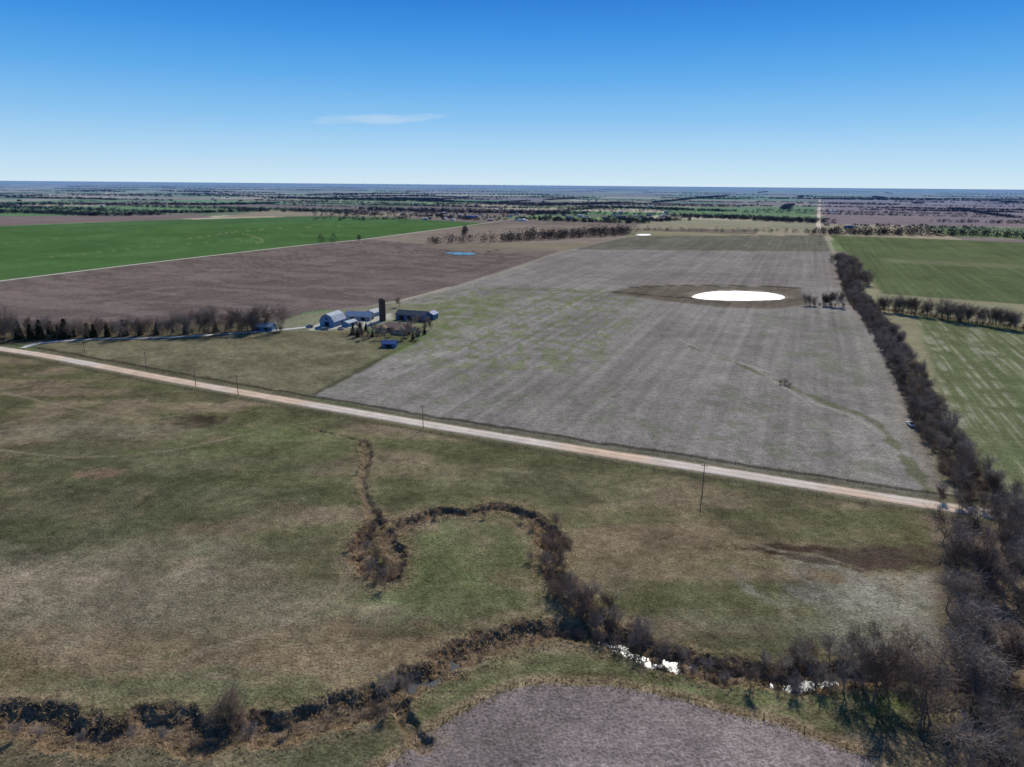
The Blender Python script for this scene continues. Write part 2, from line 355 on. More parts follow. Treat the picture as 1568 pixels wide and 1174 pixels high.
# ---------------- water ----------------
def water(name,rough,base,bsc,bst,spec=.5):
    m,nt,b=nmat(name,rough,spec);b.inputs["IOR"].default_value=1.33
    b.inputs["Base Color"].default_value=(*base,1)
    ge=nt.nodes.new("ShaderNodeNewGeometry").outputs["Position"]
    n=noise_node(nt,bsc,3,.6,ge);bn=nt.nodes.new("ShaderNodeBump");bn.inputs["Strength"].default_value=bst;bn.inputs["Distance"].default_value=.1
    nt.links.new(n,bn.inputs["Height"]);nt.links.new(bn.outputs[0],b.inputs["Normal"]);return m
M_w1=water("glint_pond_water",.40,(.34,.37,.39),.8,.3,.9)  # pale base colour stands in for sun glint on rippled water
M_w2=water("pond_water",.06,(.02,.05,.10),1.,.2)
M_w3=water("creek_water",.16,(.10,.10,.09),3.,.6,.7)
def flat(name,pts,z,mat,amp=.12):
    P=catmull(list(pts)+[pts[0]],3)[:-1];c=P.mean(0)
    P=c+(P-c)*(1+amp*(fbm(P[:,0]/7,P[:,1]/7,8,4)-.5)[:,None])
    V=np.vstack([[c[0],c[1],z],np.c_[P,np.full(len(P),z)]]);n=len(P);i=np.arange(n)
    mk(name,V,np.stack([np.zeros(n,int),i+1,(i+1)%n+1],1),None,mat)
flat("pond_water",POND,.35,M_w1,.08)
flat("pond_water",GP([(680,388),(690,386.5),(712,386.5),(728,388),(722,390.5),(700,390.5)]),.3,M_w2)
flat("pond_water",GP([(972,359.5),(984,358.5),(996,359),(994,360.6),(980,361)]),.5,M_w1)
for px0,px1 in ((625,705),(905,1062),(1165,1285)):
    x0=G(px0,1020)[0];x1=G(px1,1020)[0];q=[tuple(p) for p in cM if x0<p[0]<x1]
    ribbon("creek_water",q,5.0,-2.0,(.1,.1,.1),M_w3,3,0,1.,False,wob=.3)

# ---------------- trees ----------------
def tubes(segs,ns):
    P0=np.array([s[0] for s in segs]);P1=np.array([s[1] for s in segs]);r0=np.array([s[2] for s in segs]);r1=np.array([s[3] for s in segs])
    D=P1-P0;D/=np.linalg.norm(D,axis=1)[:,None]+1e-9
    a=np.where(np.abs(D[:,2:3])<.9,np.array([[0,0,1.]]),np.array([[1.,0,0]]))
    S=np.cross(D,a);S/=np.linalg.norm(S,axis=1)[:,None];T=np.cross(D,S)
    V=[]
    for P,rr in ((P0,r0),(P1,r1)):
        for k in range(ns):
            an=2*math.pi*k/ns;V.append(P+(S*math.cos(an)+T*math.sin(an))*rr[:,None])
    V=np.stack(V,1);n=len(segs);b=(np.arange(n)*2*ns)[:,None]
    Fa=np.concatenate([b+np.array([[k,(k+1)%ns,ns+(k+1)%ns,ns+k]]) for k in range(ns)],0)
    return V.reshape(-1,3),Fa
def gen_tree(seed,H=14.,maxlev=4,minr=.02,wide=1.,stems=1,trunk=.5,NS=(5,4,3,2,1),lean=0.):
    rs=random.Random(seed);segs=[[],[]]
    def nrm(v):
        l=math.sqrt(v[0]**2+v[1]**2+v[2]**2)+1e-9;return (v[0]/l,v[1]/l,v[2]/l)
    def br(p,d,L,rad,lev):
        n=NS[lev];rr=rad;jt=(.06,.15,.2,.26,.3)[lev];up=(.05,.14,.10,.06,.03)[lev]
        for i in range(n):
            d=nrm((d[0]+rs.gauss(0,jt),d[1]+rs.gauss(0,jt),d[2]+rs.gauss(0,jt)*.7+up))
            q=(p[0]+d[0]*L/n,p[1]+d[1]*L/n,p[2]+d[2]*L/n)
            r1=max(minr,rad*(1-(i+1)/n*.7));rr=max(rr,minr)
            segs[0 if rr>.09 else 1].append((p,q,rr,r1));p=q;rr=r1
            if lev<maxlev and (lev>0 or i>=1):
                for _ in range(2 if (lev>0 or i<4) else 4):
                    a=rs.uniform(.35,.95)*(1.15 if lev==0 else 1)
                    v=nrm((rs.gauss(0,1),rs.gauss(0,1),rs.gauss(0,1)))
                    dt=v[0]*d[0]+v[1]*d[1]+v[2]*d[2]
                    v=nrm((v[0]-dt*d[0],v[1]-dt*d[1],v[2]-dt*d[2]))
                    ca,sa=math.cos(a),math.sin(a)*wide
                    nd=nrm((d[0]*ca+v[0]*sa,d[1]*ca+v[1]*sa,d[2]*ca+v[2]*sa))
                    br(p,nd,L*rs.uniform(.40,.72)*(1.15 if lev==0 else 1),rr*.62,lev+1)
    if stems==1: br((0,0,-.5),nrm((rs.gauss(0,lean),rs.gauss(0,lean),1)),H*trunk,H*.02,0)
    else:
        for k in range(stems):
            an=rs.uniform(0,6.28);t=rs.uniform(.1,.8)
            br((math.cos(an)*.6*t*H/4,math.sin(an)*.6*t*H/4,-.3),nrm((math.cos(an)*t,math.sin(an)*t,1)),H*.75,H*.009,1)
    Va,Fa=[],[];o=0
    out=[]
    if segs[0]: v,f=tubes(segs[0],5);out.append((v,f))
    v,f=tubes(segs[1],3);out.append((v,f))
    for v,f in out: Va.append(v);Fa.append(f+o);o+=len(v)
    V=np.vstack(Va);Fq=np.vstack(Fa);s=H/V[:,2].max();V=V*s
    return V,Fq
TREES=[];SHR=[];CED=[]
for i in range(7):
    v,f=gen_tree(100+i,14,4,.022,.9+.12*(i%3),1,.42+.07*(i%3),lean=.1);TREES.append(mk("bare_tree_t",v,f,None,M_bark if i%2 else M_bark2,link=False))
for i in range(4):
    v,f=gen_tree(200+i,4,4,.013,1.0,5+i,NS=(5,3,3,2,1));SHR.append(mk("shrub_t",v,f,None,M_shrub,link=False))
for i in range(3):
    n=2600;h=rng.random(n)**1.3;an=rng.random(n)*6.28;R0=(1-h)**.8*2.1*(.75+.5*fbm(an*1.5,h*7,300+i,3))*(.4+.6*rng.random(n)**.4)
    P=np.stack([np.cos(an)*R0,np.sin(an)*R0,.4+h*8.2],1)
    q=rng.normal(0,.3,(n,3,3));q[:,:,2]*=.6;V=(P[:,None]+q).reshape(-1,3)
    CED.append(mk("cedar_t",V,np.arange(n*3).reshape(-1,3),None,M_cedar,link=False))
print("protos",time.time()-T0,[len(m.polygons) for m in TREES+SHR],flush=True)
def put(name,me,x,y,s,parent=None,base=1.,z=None):
    ob=bpy.data.objects.new(name,me);bpy.context.collection.objects.link(ob)
    if z is None: z=float(height(x,y)[0]) if road_side(x,y)>0 else 0.
    ob.location=(x,y,z-.1);ob.rotation_euler=(random.uniform(-.06,.06),random.uniform(-.06,.06),random.uniform(0,6.28))
    ob.scale=(s*random.uniform(.85,1.15),s*random.uniform(.85,1.15),s)
    if parent: ob.parent=parent
    return ob
def tree_px(px,py,h,nm="bare_tree",kind=0):
    x,y=G(px,py)
    L=(TREES,SHR,CED)[kind];b=(14.,4.,8.6)[kind]
    put(nm,random.choice(L),x,y,h/b)
for px,py,h in [(598,1062,8),(620,1050,6),(985,985,9),(1000,992,7.5),(1222,1022,8),(1250,1040,7.5),(1300,1015,10),(1335,1080,15),(1320,1050,13),(1372,1040,10),(1290,1060,10),(880,935,8),(905,952,7),(1150,1052,5.5),(1405,1120,15),(1388,1010,9),(1045,1005,5),(960,972,6),(1270,1010,8),(1345,1010,11),(1420,1080,13),(860,905,7),(930,945,7),
    (868,925,8),(890,945,8.5),(845,880,6),(915,965,7),(945,962,7),(970,985,7),(1015,1000,6),(1080,1020,5),(1110,1040,4.5),(1130,1022,5),(1180,1040,6),(1205,1030,7),(1235,1020,8.5),(1260,1050,8),(1310,1035,11),(1358,1050,12),(1395,1045,10),(570,870,5),(585,880,5),(560,840,4.5),(575,815,4),(836,868,5.5),(830,830,4),(740,795,2.8),(200,1120,4),(120,1125,3.5),(250,1125,3.5),(440,1110,3.5),(60,1125,4),(875,905,7),(855,925,7),(900,925,8),(920,985,6),(950,990,6),(590,900,4.5),(820,812,4),(800,800,3.5),(30,1130,4),(380,1120,4),(500,1098,3.5),(1170,1020,5),(1210,1060,6),(1100,1015,4.5),(1060,1030,4.5)]:
    tree_px(px,py,h)
for px,py,h in [(345,1100,8),(352,1108,6),(330,1106,5.5),(365,1102,5),(355,1096,6.5),(560,1090,3),(575,1080,3.5),(590,1095,3),(580,850,3.5),(600,880,4),(562,862,3.5),(575,890,3.5),(590,865,3)]:
    tree_px(px,py,h,"shrub",1)
par=empty("tree_row")
for k in range(48):
    px=-40+k*9.8+random.uniform(-4,4);py=518-10*max(0,(px-200)/200)+random.uniform(-4,1)
    x,y=G(px,py)
    hh=random.uniform(11,16.5)*(1.3 if (270<px<430) else 1)
    if px>425: continue
    put("bare_tree",random.choice(TREES),x,y,hh/14,par)
    x,y=G(px+random.uniform(-10,10),py+random.uniform(-4,2));put("shrub",random.choice(SHR),x,y,random.uniform(.9,1.7),par)
for px,py,h in [(62,518,12),(78,517,11),(112,516,8),(190,514,11),(100,518,13),(135,517,10),(240,512,8.5),(285,511,9),(30,520,12),(330,508,8),(165,516,9),(215,513,8),(90,517,9),(48,519,10),(145,516,9)]: tree_px(px,py,h,"cedar_tree",2)
for px,py,h in [(8,522,25),(-12,520,24),(18,521,20),(545,516,8),(556,520,8),(570,512,10),(618,520,10),(630,508,11),(648,506,10),(585,512,8),(655,498,9),(612,470,11),(600,515,8),(640,520,9),(550,508,9),(562,518,8),(576,520,8),(625,515,9),(590,520,7),(635,500,10),(660,505,8),(380,506,17),(388,505,15)]: tree_px(px,py,h)
for px,py,h in [(540,512,7),(552,510,7.5),(640,515,6),(560,507,6),(625,512,6),(548,516,6),(570,516,5),(632,520,5),(650,512,5)]: tree_px(px,py,h,"cedar_tree",2)
def row(name,pts,wid,step,hmin,hmax,shr=1):
    par=empty(name);P=catmull(GP(pts),step)
    for i,p in enumerate(P):
        a=random.uniform(-1,1)*wid;b=random.uniform(-1,1)*step*.6
        x=p[0]+a*gc+b*gs;y=p[1]-a*gs+b*gc
        put("bare_tree",random.choice(TREES),x,y,random.uniform(hmin,hmax)/14,par,z=0)
        for _ in range(shr):
            a=random.uniform(-1,1)*wid*1.1;b=random.uniform(-1,1)*step
            put("shrub",random.choice(SHR),p[0]+a*gc+b*gs,p[1]-a*gs+b*gc,random.uniform(.6,1.3),par,z=0)
row("hedgerow",[(1294,410),(1306,450),(1340,495),(1382,560),(1422,640),(1458,700),(1512,772)],7.5,2.4,6.5,11,2)
row("tree_row",[(1345,476),(1400,482),(1480,494),(1568,506),(1680,524)],7,2.4,11,18,1)
row("tree_row",[(1240,468),(1262,468),(1290,470)],8,2.4,10,15,1)
row("tree_row",[(1285,400),(1300,418),(1310,440)],12,4,12,17,1)
par=empty("woodland")
WP=GP([(1440,800),(1640,812),(1800,900),(1800,1300),(1520,1300),(1460,1150),(1440,1010),(1445,900)])
xs=[p[0] for p in WP];ys=[p[1] for p in WP];c=0
while c<125:
    x=np.array([random.uniform(min(xs),max(xs))]);y=np.array([random.uniform(min(ys),max(ys))])
    if sdpoly(x,y,WP)[0]>0:
        x=float(x[0]);y=float(y[0]);c+=1
        put("bare_tree",random.choice(TREES),x,y,random.uniform(9,16)/14,par)
        if c%3==0: put("shrub",random.choice(SHR),x+3,y+2,random.uniform(.6,1.3),par)
row("shrub_row",[(1450,770),(1500,782),(1568,790)],3,4,5,8,1)
def brush(name,pts,dens,off,s0,s1,rg=(0,1)):
    par=empty(name);P=pts;n=len(P)
    for i in range(int(n*rg[0]),int(n*rg[1])):
        if random.random()<dens:
            a=random.uniform(0,6.28);o=off*random.uniform(.5,1.2)
            put("shrub",random.choice(SHR),P[i][0]+math.cos(a)*o,P[i][1]+math.sin(a)*o,random.uniform(s0,s1),par)
brush("creek_brush",cM,.45,4.8,.2,.7,(.1,.6));brush("creek_brush",cM,.8,5,.3,1.1,(.6,1))
brush("oxbow_brush",cN,.4,2.5,.2,.45);brush("oxbow_brush",cO,.4,3,.2,.6);brush("oxbow_brush",cO,.9,4,.5,1.,(.0,.25));brush("oxbow_brush",cO,1.,5,.6,1.4,(.68,1));brush("oxbow_brush",cO,.8,6,.6,1.3,(.68,1))
print("trees",time.time()-T0,len(bpy.data.objects),flush=True)
tree_px(1200,589,4,"shrub",1);tree_px(1193,588,3,"shrub",1);tree_px(1208,592,3,"shrub",1)

def tufts(name,x,y,h,w,c0,c1,nb=4):
    n=len(x);z=height(x,y);x=np.repeat(x,nb);y=np.repeat(y,nb);z=np.repeat(z,nb);m=len(x)
    a=rng.random(m)*6.28;hh=h*rng.uniform(.5,1.2,m);ww=w*rng.uniform(.5,1.2,m)
    bx=x+rng.normal(0,w*.9,m);by=y+rng.normal(0,w*.9,m)
    V=np.zeros((m,3,3));V[:,0]=np.stack([bx-np.cos(a)*ww,by-np.sin(a)*ww,z-.05],1);V[:,1]=np.stack([bx+np.cos(a)*ww,by+np.sin(a)*ww,z-.05],1)
    V[:,2]=np.stack([bx+rng.normal(0,hh*.6),by+rng.normal(0,hh*.6),z+hh],1)
    t=np.repeat(rng.random(n),nb)[:,None];C=np.repeat(c0*(1-t)+c1*t,3,axis=0)
    mk(name,V.reshape(-1,3),np.arange(m*3).reshape(-1,3),C,M_tuft)
def along(pts,n,o0,o1):
    i=rng.integers(0,len(pts),n);a=rng.random(n)*6.28;o=rng.uniform(o0,o1,n)
    return pts[i,0]+np.cos(a)*o,pts[i,1]+np.sin(a)*o
x,y=along(cM,7000,2.5,8);tufts("tall_dry_grass",x,y,.5,.12,A(190,170,132),A(140,124,92))
x,y=along(cO,3500,2.5,7);tufts("tall_dry_grass",x,y,.5,.12,A(170,150,116),A(130,116,86))
TLc=catmull(GP([(590,1172),(660,1118),(740,1070),(830,1043),(950,1047),(1080,1079),(1200,1109),(1330,1157)]),3)
x,y=along(TLc,1300,0,3.);tufts("tall_dry_grass",x,y,.35,.10,A(180,158,122),A(140,122,92))
n=30000;a=rng.uniform(-.72,.72,n);rr=np.sqrt(rng.uniform(95**2,300**2,n));x=rr*np.sin(a);y=rr*np.cos(a)
k=(road_side(x,y)>12)&(sdpoly(x,y,GP(TILL))<-1)&(fbm(x/12,y/12,202,3)>.43);tufts("pasture_tufts",x[k],y[k],.20,.10,A(150,140,104),A(104,104,72),3)

# ---------------- distant trees ----------------
DT_V=[];DT_C=[]
def dist_trees(x,y,h,w,nt,ts,dark=1.):
    n=len(x);X_=np.repeat(x,nt);Y_=np.repeat(y,nt);H_=np.repeat(h,nt);W_=np.repeat(w,nt);T_=np.repeat(ts,nt);m=len(X_)
    u=rng.random(m);a=rng.random(m)*6.28;z=(.05+.9*u**.9)
    prof=np.sin(np.clip(z,0,1)*math.pi*.92+.25)**.6*np.sqrt(rng.random(m))
    cx=X_+np.cos(a)*prof*W_*.5;cy=Y_+np.sin(a)*prof*W_*.5;cz=z*H_*rng.uniform(.75,1,m)
    q=rng.normal(0,1,(m,3,3))*T_[:,None,None]*.55
    V=np.stack([cx,cy,cz],1)[:,None]+q;V[:,:,2]=np.clip(V[:,:,2],-.5,H_[:,None]*1.1)
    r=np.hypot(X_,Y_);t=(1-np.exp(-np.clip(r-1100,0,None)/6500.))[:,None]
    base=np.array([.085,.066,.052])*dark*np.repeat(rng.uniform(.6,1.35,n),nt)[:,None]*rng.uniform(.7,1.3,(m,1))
    C=base*(1-t)+np.array([.12,.21,.34])*t  # far crowns tinted blue: aerial haze painted into their colour
    DT_V.append(V.reshape(-1,3));DT_C.append(np.repeat(C,3,axis=0))
def belt(pts,h,depth,sp=7.,nt=26,dark=1.,px=True,gap=0.,ts=None):
    P=catmull(GP(pts) if px else pts,sp);k=max(1,int(depth/12));P=np.repeat(P,k,axis=0)
    n=len(P);x=P[:,0]+rng.uniform(-.5,.5,n)*depth;y=P[:,1]+rng.uniform(-.5,.5,n)*depth
    g=fbm(x/35,y/35,int(abs(pts[0][0]))%97,2)
    hh=h*rng.uniform(.6,1.1,n)*(.6+.8*g);kk=g>gap;x,y,hh=x[kk],y[kk],hh[kk];n=len(x)
    if n: dist_trees(x,y,hh,np.maximum(hh*.8,min(sp*1.2,20)),nt,np.full(n,ts or max(1.3,min(sp*.2,6.))),dark)
belt([(655,373),(690,371.5),(720,371),(760,370),(795,368)],19,34,5.5,60,ts=1.2)
belt([(785,368),(830,366),(860,364),(905,362),(960,358)],22,50,5,55,ts=1.4)
belt([(710,360),(712,352)],14,10,7,60,1,ts=1.1);belt([(680,391),(700,392),(760,388)],8,8,16,70,gap=.35,ts=.9)
belt([(960,353),(1040,354),(1100,355),(1180,356),(1250,357)],13,14,9,45,gap=.25,ts=1.2)
belt([(1256,359),(1300,359),(1400,360),(1500,362),(1568,365),(1750,372)],21,70,7,45,.65,ts=1.7)
belt([(1040,333),(1100,334),(1170,337),(1250,341)],15,130,12,30,.75);belt([(800,336),(900,340),(985,342)],13,60,11,30,.85)
belt([(940,336),(985,339),(1040,337)],13,70,11,30,.85)
belt([(-200,328),(0,326),(90,327),(150,330),(240,329)],13,90,12,30,.75);belt([(240,325),(300,326),(410,323)],12,60,12,30,.85)
belt([(440,324),(480,324)],13,60,12,30);belt([(510,327),(560,329),(660,332),(730,337)],11,24,13,30,gap=.3)
belt([(560,321),(700,325),(800,327),(880,328)],12,90,13,24,.8);belt([(1260,346),(1330,347),(1430,349),(1500,350)],9,20,16,30,gap=.35)
belt([(0,314),(150,313),(300,314),(420,312)],12,80,16,20);belt([(420,304),(640,306),(660,308)],13,150,20,20,.8)
belt([(900,317),(1050,322),(1120,324)],12,60,16,24);belt([(1262,305),(1400,305),(1568,306)],12,90,20,20);belt([(740,312),(860,314),(960,311)],12,80,18,20)
for px,py,h in [(492,372,16),(511,371,18),(550,367,10)]:
    x,y=G(px,py);dist_trees(np.array([x]),np.array([y]),np.array([h*1.]),np.array([h*.9]),420,np.array([.8]))
n=420;px=rng.uniform(480,1040,n);py=rng.uniform(321,338,n);P=np.array([G(a,b) for a,b in zip(px,py)])
dist_trees(P[:,0],P[:,1],rng.uniform(6,12,n),rng.uniform(8,14,n),34,np.full(n,1.9))
for k in range(250):
    rr=math.exp(random.uniform(math.log(2200),math.log(24000)));a=math.radians(random.uniform(-46,46))
    if rr>6500 and random.random()<.35: continue
    x0=rr*math.sin(a);y0=rr*math.cos(a);u,v=x0*gc-y0*gs,x0*gs+y0*gc
    L=random.uniform(120,800)*(1+rr/6000)
    if random.random()<.8:
        v=(round((v/400+.4))-.4)*400+random.uniform(-1,1)*60;e0=(u-L/2,v);e1=(u+L/2,v+random.uniform(-.12,.12)*L)
    else: u=(round((u/800+.13))-.13)*800;e0=(u,v-L/2);e1=(u,v+L/2)
    q=[(e[0]*gc+e[1]*gs,-e[0]*gs+e[1]*gc) for e in (e0,e1)]
    if min(math.hypot(*p) for p in q)<2500: continue
    sp=max(10,rr/260);belt([q[0],((q[0][0]+q[1][0])/2+random.uniform(-20,20),(q[0][1]+q[1][1])/2),q[1]],random.uniform(8,13),random.uniform(12,60),sp,16,.9,False,gap=.25)
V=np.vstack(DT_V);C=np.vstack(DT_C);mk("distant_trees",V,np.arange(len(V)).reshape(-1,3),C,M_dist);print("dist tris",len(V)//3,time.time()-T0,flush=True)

# ---------------- buildings ----------------
def bmat(name,c,rough=.5,rib=None,spec=.4):
    m,nt,b=nmat(name,rough,spec);tc=nt.nodes.new("ShaderNodeTexCoord").outputs["Object"]
    n=noise_node(nt,.6,5,.6,tc);r=mrange(nt,n,.3,.7,.75,1.15)
    rgb=nt.nodes.new("ShaderNodeRGB");rgb.outputs[0].default_value=(*c,1);nt.links.new(scalecol(nt,rgb.outputs[0],r),b.inputs["Base Color"])
    if rib:
        w=nt.nodes.new("ShaderNodeTexWave");w.bands_direction=rib;w.inputs["Scale"].default_value=1.2;nt.links.new(tc,w.inputs["Vector"])
        bn=nt.nodes.new("ShaderNodeBump");bn.inputs["Strength"].default_value=.4;bn.inputs["Distance"].default_value=.05;nt.links.new(w.outputs["Fac"],bn.inputs["Height"]);nt.links.new(bn.outputs[0],b.inputs["Normal"])
    return m
MB={'white':bmat("white_metal",(.44,.47,.50),.7,'Y',.1),'bluewall':bmat("blue_siding",(.08,.15,.27),.6,'X'),'bluelt':bmat("light_blue_siding",(.19,.29,.42),.6,'X'),
 'brown':bmat("brown_shingle",(.30,.21,.14),.9,None,.05),'dark':bmat("dark_opening",(.02,.02,.025),.8),'darkroof':bmat("dark_blue_roof",(.055,.07,.095),.8,'Y',.05),
 'concrete':bmat("silo_stave",(.11,.065,.05),.9),'grey':bmat("grey_metal",(.34,.34,.35),.6,'Y',.1),'cream':bmat("cream_siding",(.42,.37,.30),.8),'rubber':bmat("rubber",(.02,.02,.02),.9),
 'paint':bmat("white_paint",(.75,.75,.75),.3),'glass':bmat("dark_glass",(.02,.03,.04),.1,None,.5),'wood':bmat("weathered_wood",(.14,.11,.085),.9),'blueroof':bmat("blue_roof",(.04,.11,.30),.6,'Y',.2)}
def poly(name,verts,faces,mat,parent):
    me=bpy.data.meshes.new(name);me.from_pydata(verts,[],faces);me.materials.append(mat);me.update()
    o=bpy.data.objects.new(name,me);bpy.context.collection.objects.link(o);o.parent=parent;return o
def box(name,c,s,mat,parent,bev=0):
    x,y,z=c;a,b,d=s[0]/2,s[1]/2,s[2]/2
    v=[(x+i*a,y+j*b,z+k*d) for k in (-1,1) for j in (-1,1) for i in (-1,1)]
    o=poly(name,v,[(0,2,3,1),(4,5,7,6),(0,1,5,4),(2,6,7,3),(0,4,6,2),(1,3,7,5)],mat,parent)
    if bev: m=o.modifiers.new("b",'BEVEL');m.width=bev;m.segments=2
    return o
def gable(name,px,py,W,L,wh,rh,roof,wall,axis='NS',rot=0,doors=(),gam=False,lean=None):
    x,y=G(px,py);e=empty(name,(x,y,0),-GA+rot+(math.pi/2 if axis=='EW' else 0))
    w,l=W/2,L/2
    prof=[(-w,wh),(0,rh),(w,wh)] if not gam else [(-w,wh),(-w*.62,wh+(rh-wh)*.68),(0,rh),(w*.62,wh+(rh-wh)*.68),(w,wh)]
    loop=[(-w,0)]+prof+[(w,0)];n=len(loop)
    v=[(a,-l,b) for a,b in loop]+[(a,l,b) for a,b in loop]
    poly("walls",v,[tuple(range(n))[::-1],tuple(range(n,2*n)),(0,1,n+1,n),(n-2,n-1,2*n-1,2*n-2)],wall,e)
    ov=.5;rv=[];rf=[]
    pr=[list(p) for p in prof];sl=(pr[1][1]-pr[0][1])/(pr[1][0]-pr[0][0]);pr[0]=[pr[0][0]-ov,pr[0][1]-ov*sl];pr[-1]=[pr[-1][0]+ov,pr[-1][1]-ov*sl]
    for yy in (-l-ov,l+ov):
        for t in (.05,.25):
            rv+=[(a,yy,b+t) for a,b in pr]
    m=len(pr)
    for i in range(m-1):
        rf+=[(m+i,m+i+1,3*m+i+1,3*m+i),(i,2*m+i,2*m+i+1,i+1),(i,i+1,m+i+1,m+i),(2*m+i,3*m+i,3*m+i+1,2*m+i+1)]
    rf+=[(0,m,3*m,2*m),(m-1,3*m-1,4*m-1,2*m-1)]
    poly("roof",rv,rf,roof,e)
    for (side,pos,dw,dh,z0) in doors:
        if side=='S': box("door",(pos,-l-.04,z0+dh/2),(dw,.1,dh),MB['dark'],e)
        if side=='E': box("door",(w+.04,pos,z0+dh/2),(.1,dw,dh),MB['dark'],e)
        if side=='W': box("door",(-w-.04,pos,z0+dh/2),(.1,dw,dh),MB['dark'],e)
    return e
gable("barn",510,497,11.5,17,4.2,9.2,MB['white'],MB['bluelt'],'NS',0.1,[('S',0,3.6,3.4,0),('S',0,1.6,1.4,5.2),('E',3,3,2.6,0)],True)
gable("cattle_shed",551,489,9,20,3.2,6.0,MB['white'],MB['grey'],'EW',.25,[('S',0,3,2.4,0),('W',-4,3,2.4,0),('W',4,3,2.4,0)])
gable("lean_shed",535,498,6,11,2.6,3.8,MB['white'],MB['bluelt'],'NS',0,[('E',0,3,2,0)])
gable("milk_shed",572,483,7,12,3,5,MB['grey'],MB['bluelt'],'NS',0,[('S',0,2,2,0)])
gable("machine_shed",633,489,12,24,4.4,6.8,MB['darkroof'],MB['bluewall'],'EW',.05,[('W',-7,4,3.6,0),('W',0,4,3.6,0),('W',7,4,3.6,0)])
gable("machine_shed",661,488,7,9,4.0,5.8,MB['blueroof'],MB['bluewall'],'NS',0.05,[('S',0,3,3,0)])
gable("blue_garage",597,531,6,9,2.6,4.2,MB['blueroof'],MB['bluewall'],'EW',0.3,[('W',0,4,2.1,0)])
gable("small_shed",405,505,8,14,3,5.4,MB['white'],MB['bluewall'],'EW',.3,[('W',-3,2.4,2.2,0),('W',3,1,2,0)])
x,y=G(608,506);h=empty("farm_house",(x,y,0),-GA+.05)
def hip(nm,cx,cy,L,W,wh,rh):
    a,b=L/2,W/2;box("walls",(cx,cy,wh/2),(L,W,wh),MB['cream'],h)
    o=.6;t=max(0,a-b);v=[(cx-a-o,cy-b-o,wh+.02),(cx+a+o,cy-b-o,wh+.02),(cx+a+o,cy+b+o,wh+.02),(cx-a-o,cy+b+o,wh+.02),(cx-t,cy,rh),(cx+t,cy,rh)]
    poly("roof",v,[(0,1,5,4),(1,2,5),(2,3,4,5),(3,0,4),(0,3,2,1)],MB['brown'],h)
hip("a",0,0,24,12,3.2,6.0);hip("b",7,-7,9,9.5,3.1,5.2);hip("c",-8,-6,8,8,3.0,4.8)
for wx in (-3,0,3): box("window",(wx,-6.03,1.7),(1.2,.1,1.2),MB['glass'],h)
box("window",(7,-11.78,1.7),(1.6,.1,1.2),MB['glass'],h);box("door",(1.6,-6.03,1.05),(.9,.12,2.1),MB['dark'],h);box("chimney",(2,1.2,6.0),(.9,.9,2),MB['brown'],h)
x,y=G(586,491);s=empty("silo",(x,y,0))
ns=20;v=[]
for k,(zz,rr) in enumerate([(0,2.5),(15.5,2.5),(15.5,2.6),(15.9,2.6),(16.9,1.6),(17.4,.1)]):
    v+=[(rr*math.cos(6.283*i/ns),rr*math.sin(6.283*i/ns),zz) for i in range(ns)]
f=[(k*ns+i,k*ns+(i+1)%ns,(k+1)*ns+(i+1)%ns,(k+1)*ns+i) for k in range(5) for i in range(ns)]
poly("stave_wall_and_dome",v,f,MB['concrete'],s)
for zz in range(1,15):
    v=[(2.54*math.cos(6.283*i/ns),2.54*math.sin(6.283*i/ns),zz+.08*q) for q in (0,1) for i in range(ns)]
    poly("hoop",v,[(i,(i+1)%ns,ns+(i+1)%ns,ns+i) for i in range(ns)],MB['dark'],s)
box("chute",(-2.0,1.9,8),(.8,.7,14),MB['concrete'],s)
def truck(px,py,rot,paint,name="pickup_truck",z=0.):
    x,y=G(px,py);e=empty(name,(x,y,z),rot)
    box("body",(0,0,.85),(1.9,5.3,.6),paint,e,.12);box("hood",(0,1.85,1.22),(1.75,1.4,.22),paint,e,.08)
    v=[(-.85,-.9,1.15),(.85,-.9,1.15),(.85,1.2,1.15),(-.85,1.2,1.15),(-.7,-.6,1.85),(.7,-.6,1.85),(.7,.5,1.85),(-.7,.5,1.85)]
    poly("cab_glass",v,[(0,1,5,4),(1,2,6,5),(2,3,7,6),(3,0,4,7)],MB['glass'],e)
    box("cab_roof",(0,-.05,1.88),(1.46,1.2,.07),paint,e,.02)
    for sx in (-.9,.9): box("bed_side",(sx,-1.75,1.3),(.1,1.7,.32),paint,e,.02)
    box("tailgate",(0,-2.6,1.3),(1.7,.1,.32),paint,e,.02);box("bed_floor",(0,-1.75,1.17),(1.68,1.58,.04),MB['rubber'],e)
    for sx in (-.88,.88):
        for sy in (-1.7,1.7):
            n=16;v=[(sx+q*.13,sy+.39*math.cos(6.283*i/n),.39+.39*math.sin(6.283*i/n)) for q in (-1,1) for i in range(n)]
            poly("wheel",v,[(i,(i+1)%n,n+(i+1)%n,n+i) for i in range(n)]+[tuple(range(n)),tuple(range(n,2*n))[::-1]],MB['rubber'],e)
truck(1394,652,-GA+.2,MB['paint']);truck(522,504,.9,MB['paint']);truck(474,501,1.3,MB['bluewall']);truck(498,505,1.3,MB['grey'])
for px,py,hh in [(1075,757,11),(648,656,10.5),(365,606,10.5),(225,567,10.5),(130,541,10),(300,592,9)]:
    x,y=G(px,py);e=empty("utility_pole",(x,y,0),-GA)
    v,f=tubes([((0,0,-.5),(0,0,hh),.17,.11)],8);mk("pole",v,f,None,MB['wood'],parent=e)
    box("crossarm",(0,.12,hh-.7),(2.4,.12,.14),MB['wood'],e)
    for sx in (-1.05,0,1.05): box("insulator",(sx,.12,hh-.53),(.1,.1,.18),MB['grey'],e,.02)
D=np.gradient(ROADc,axis=0);D/=np.linalg.norm(D,axis=1)[:,None];N=np.stack([D[:,1],-D[:,0]],1)
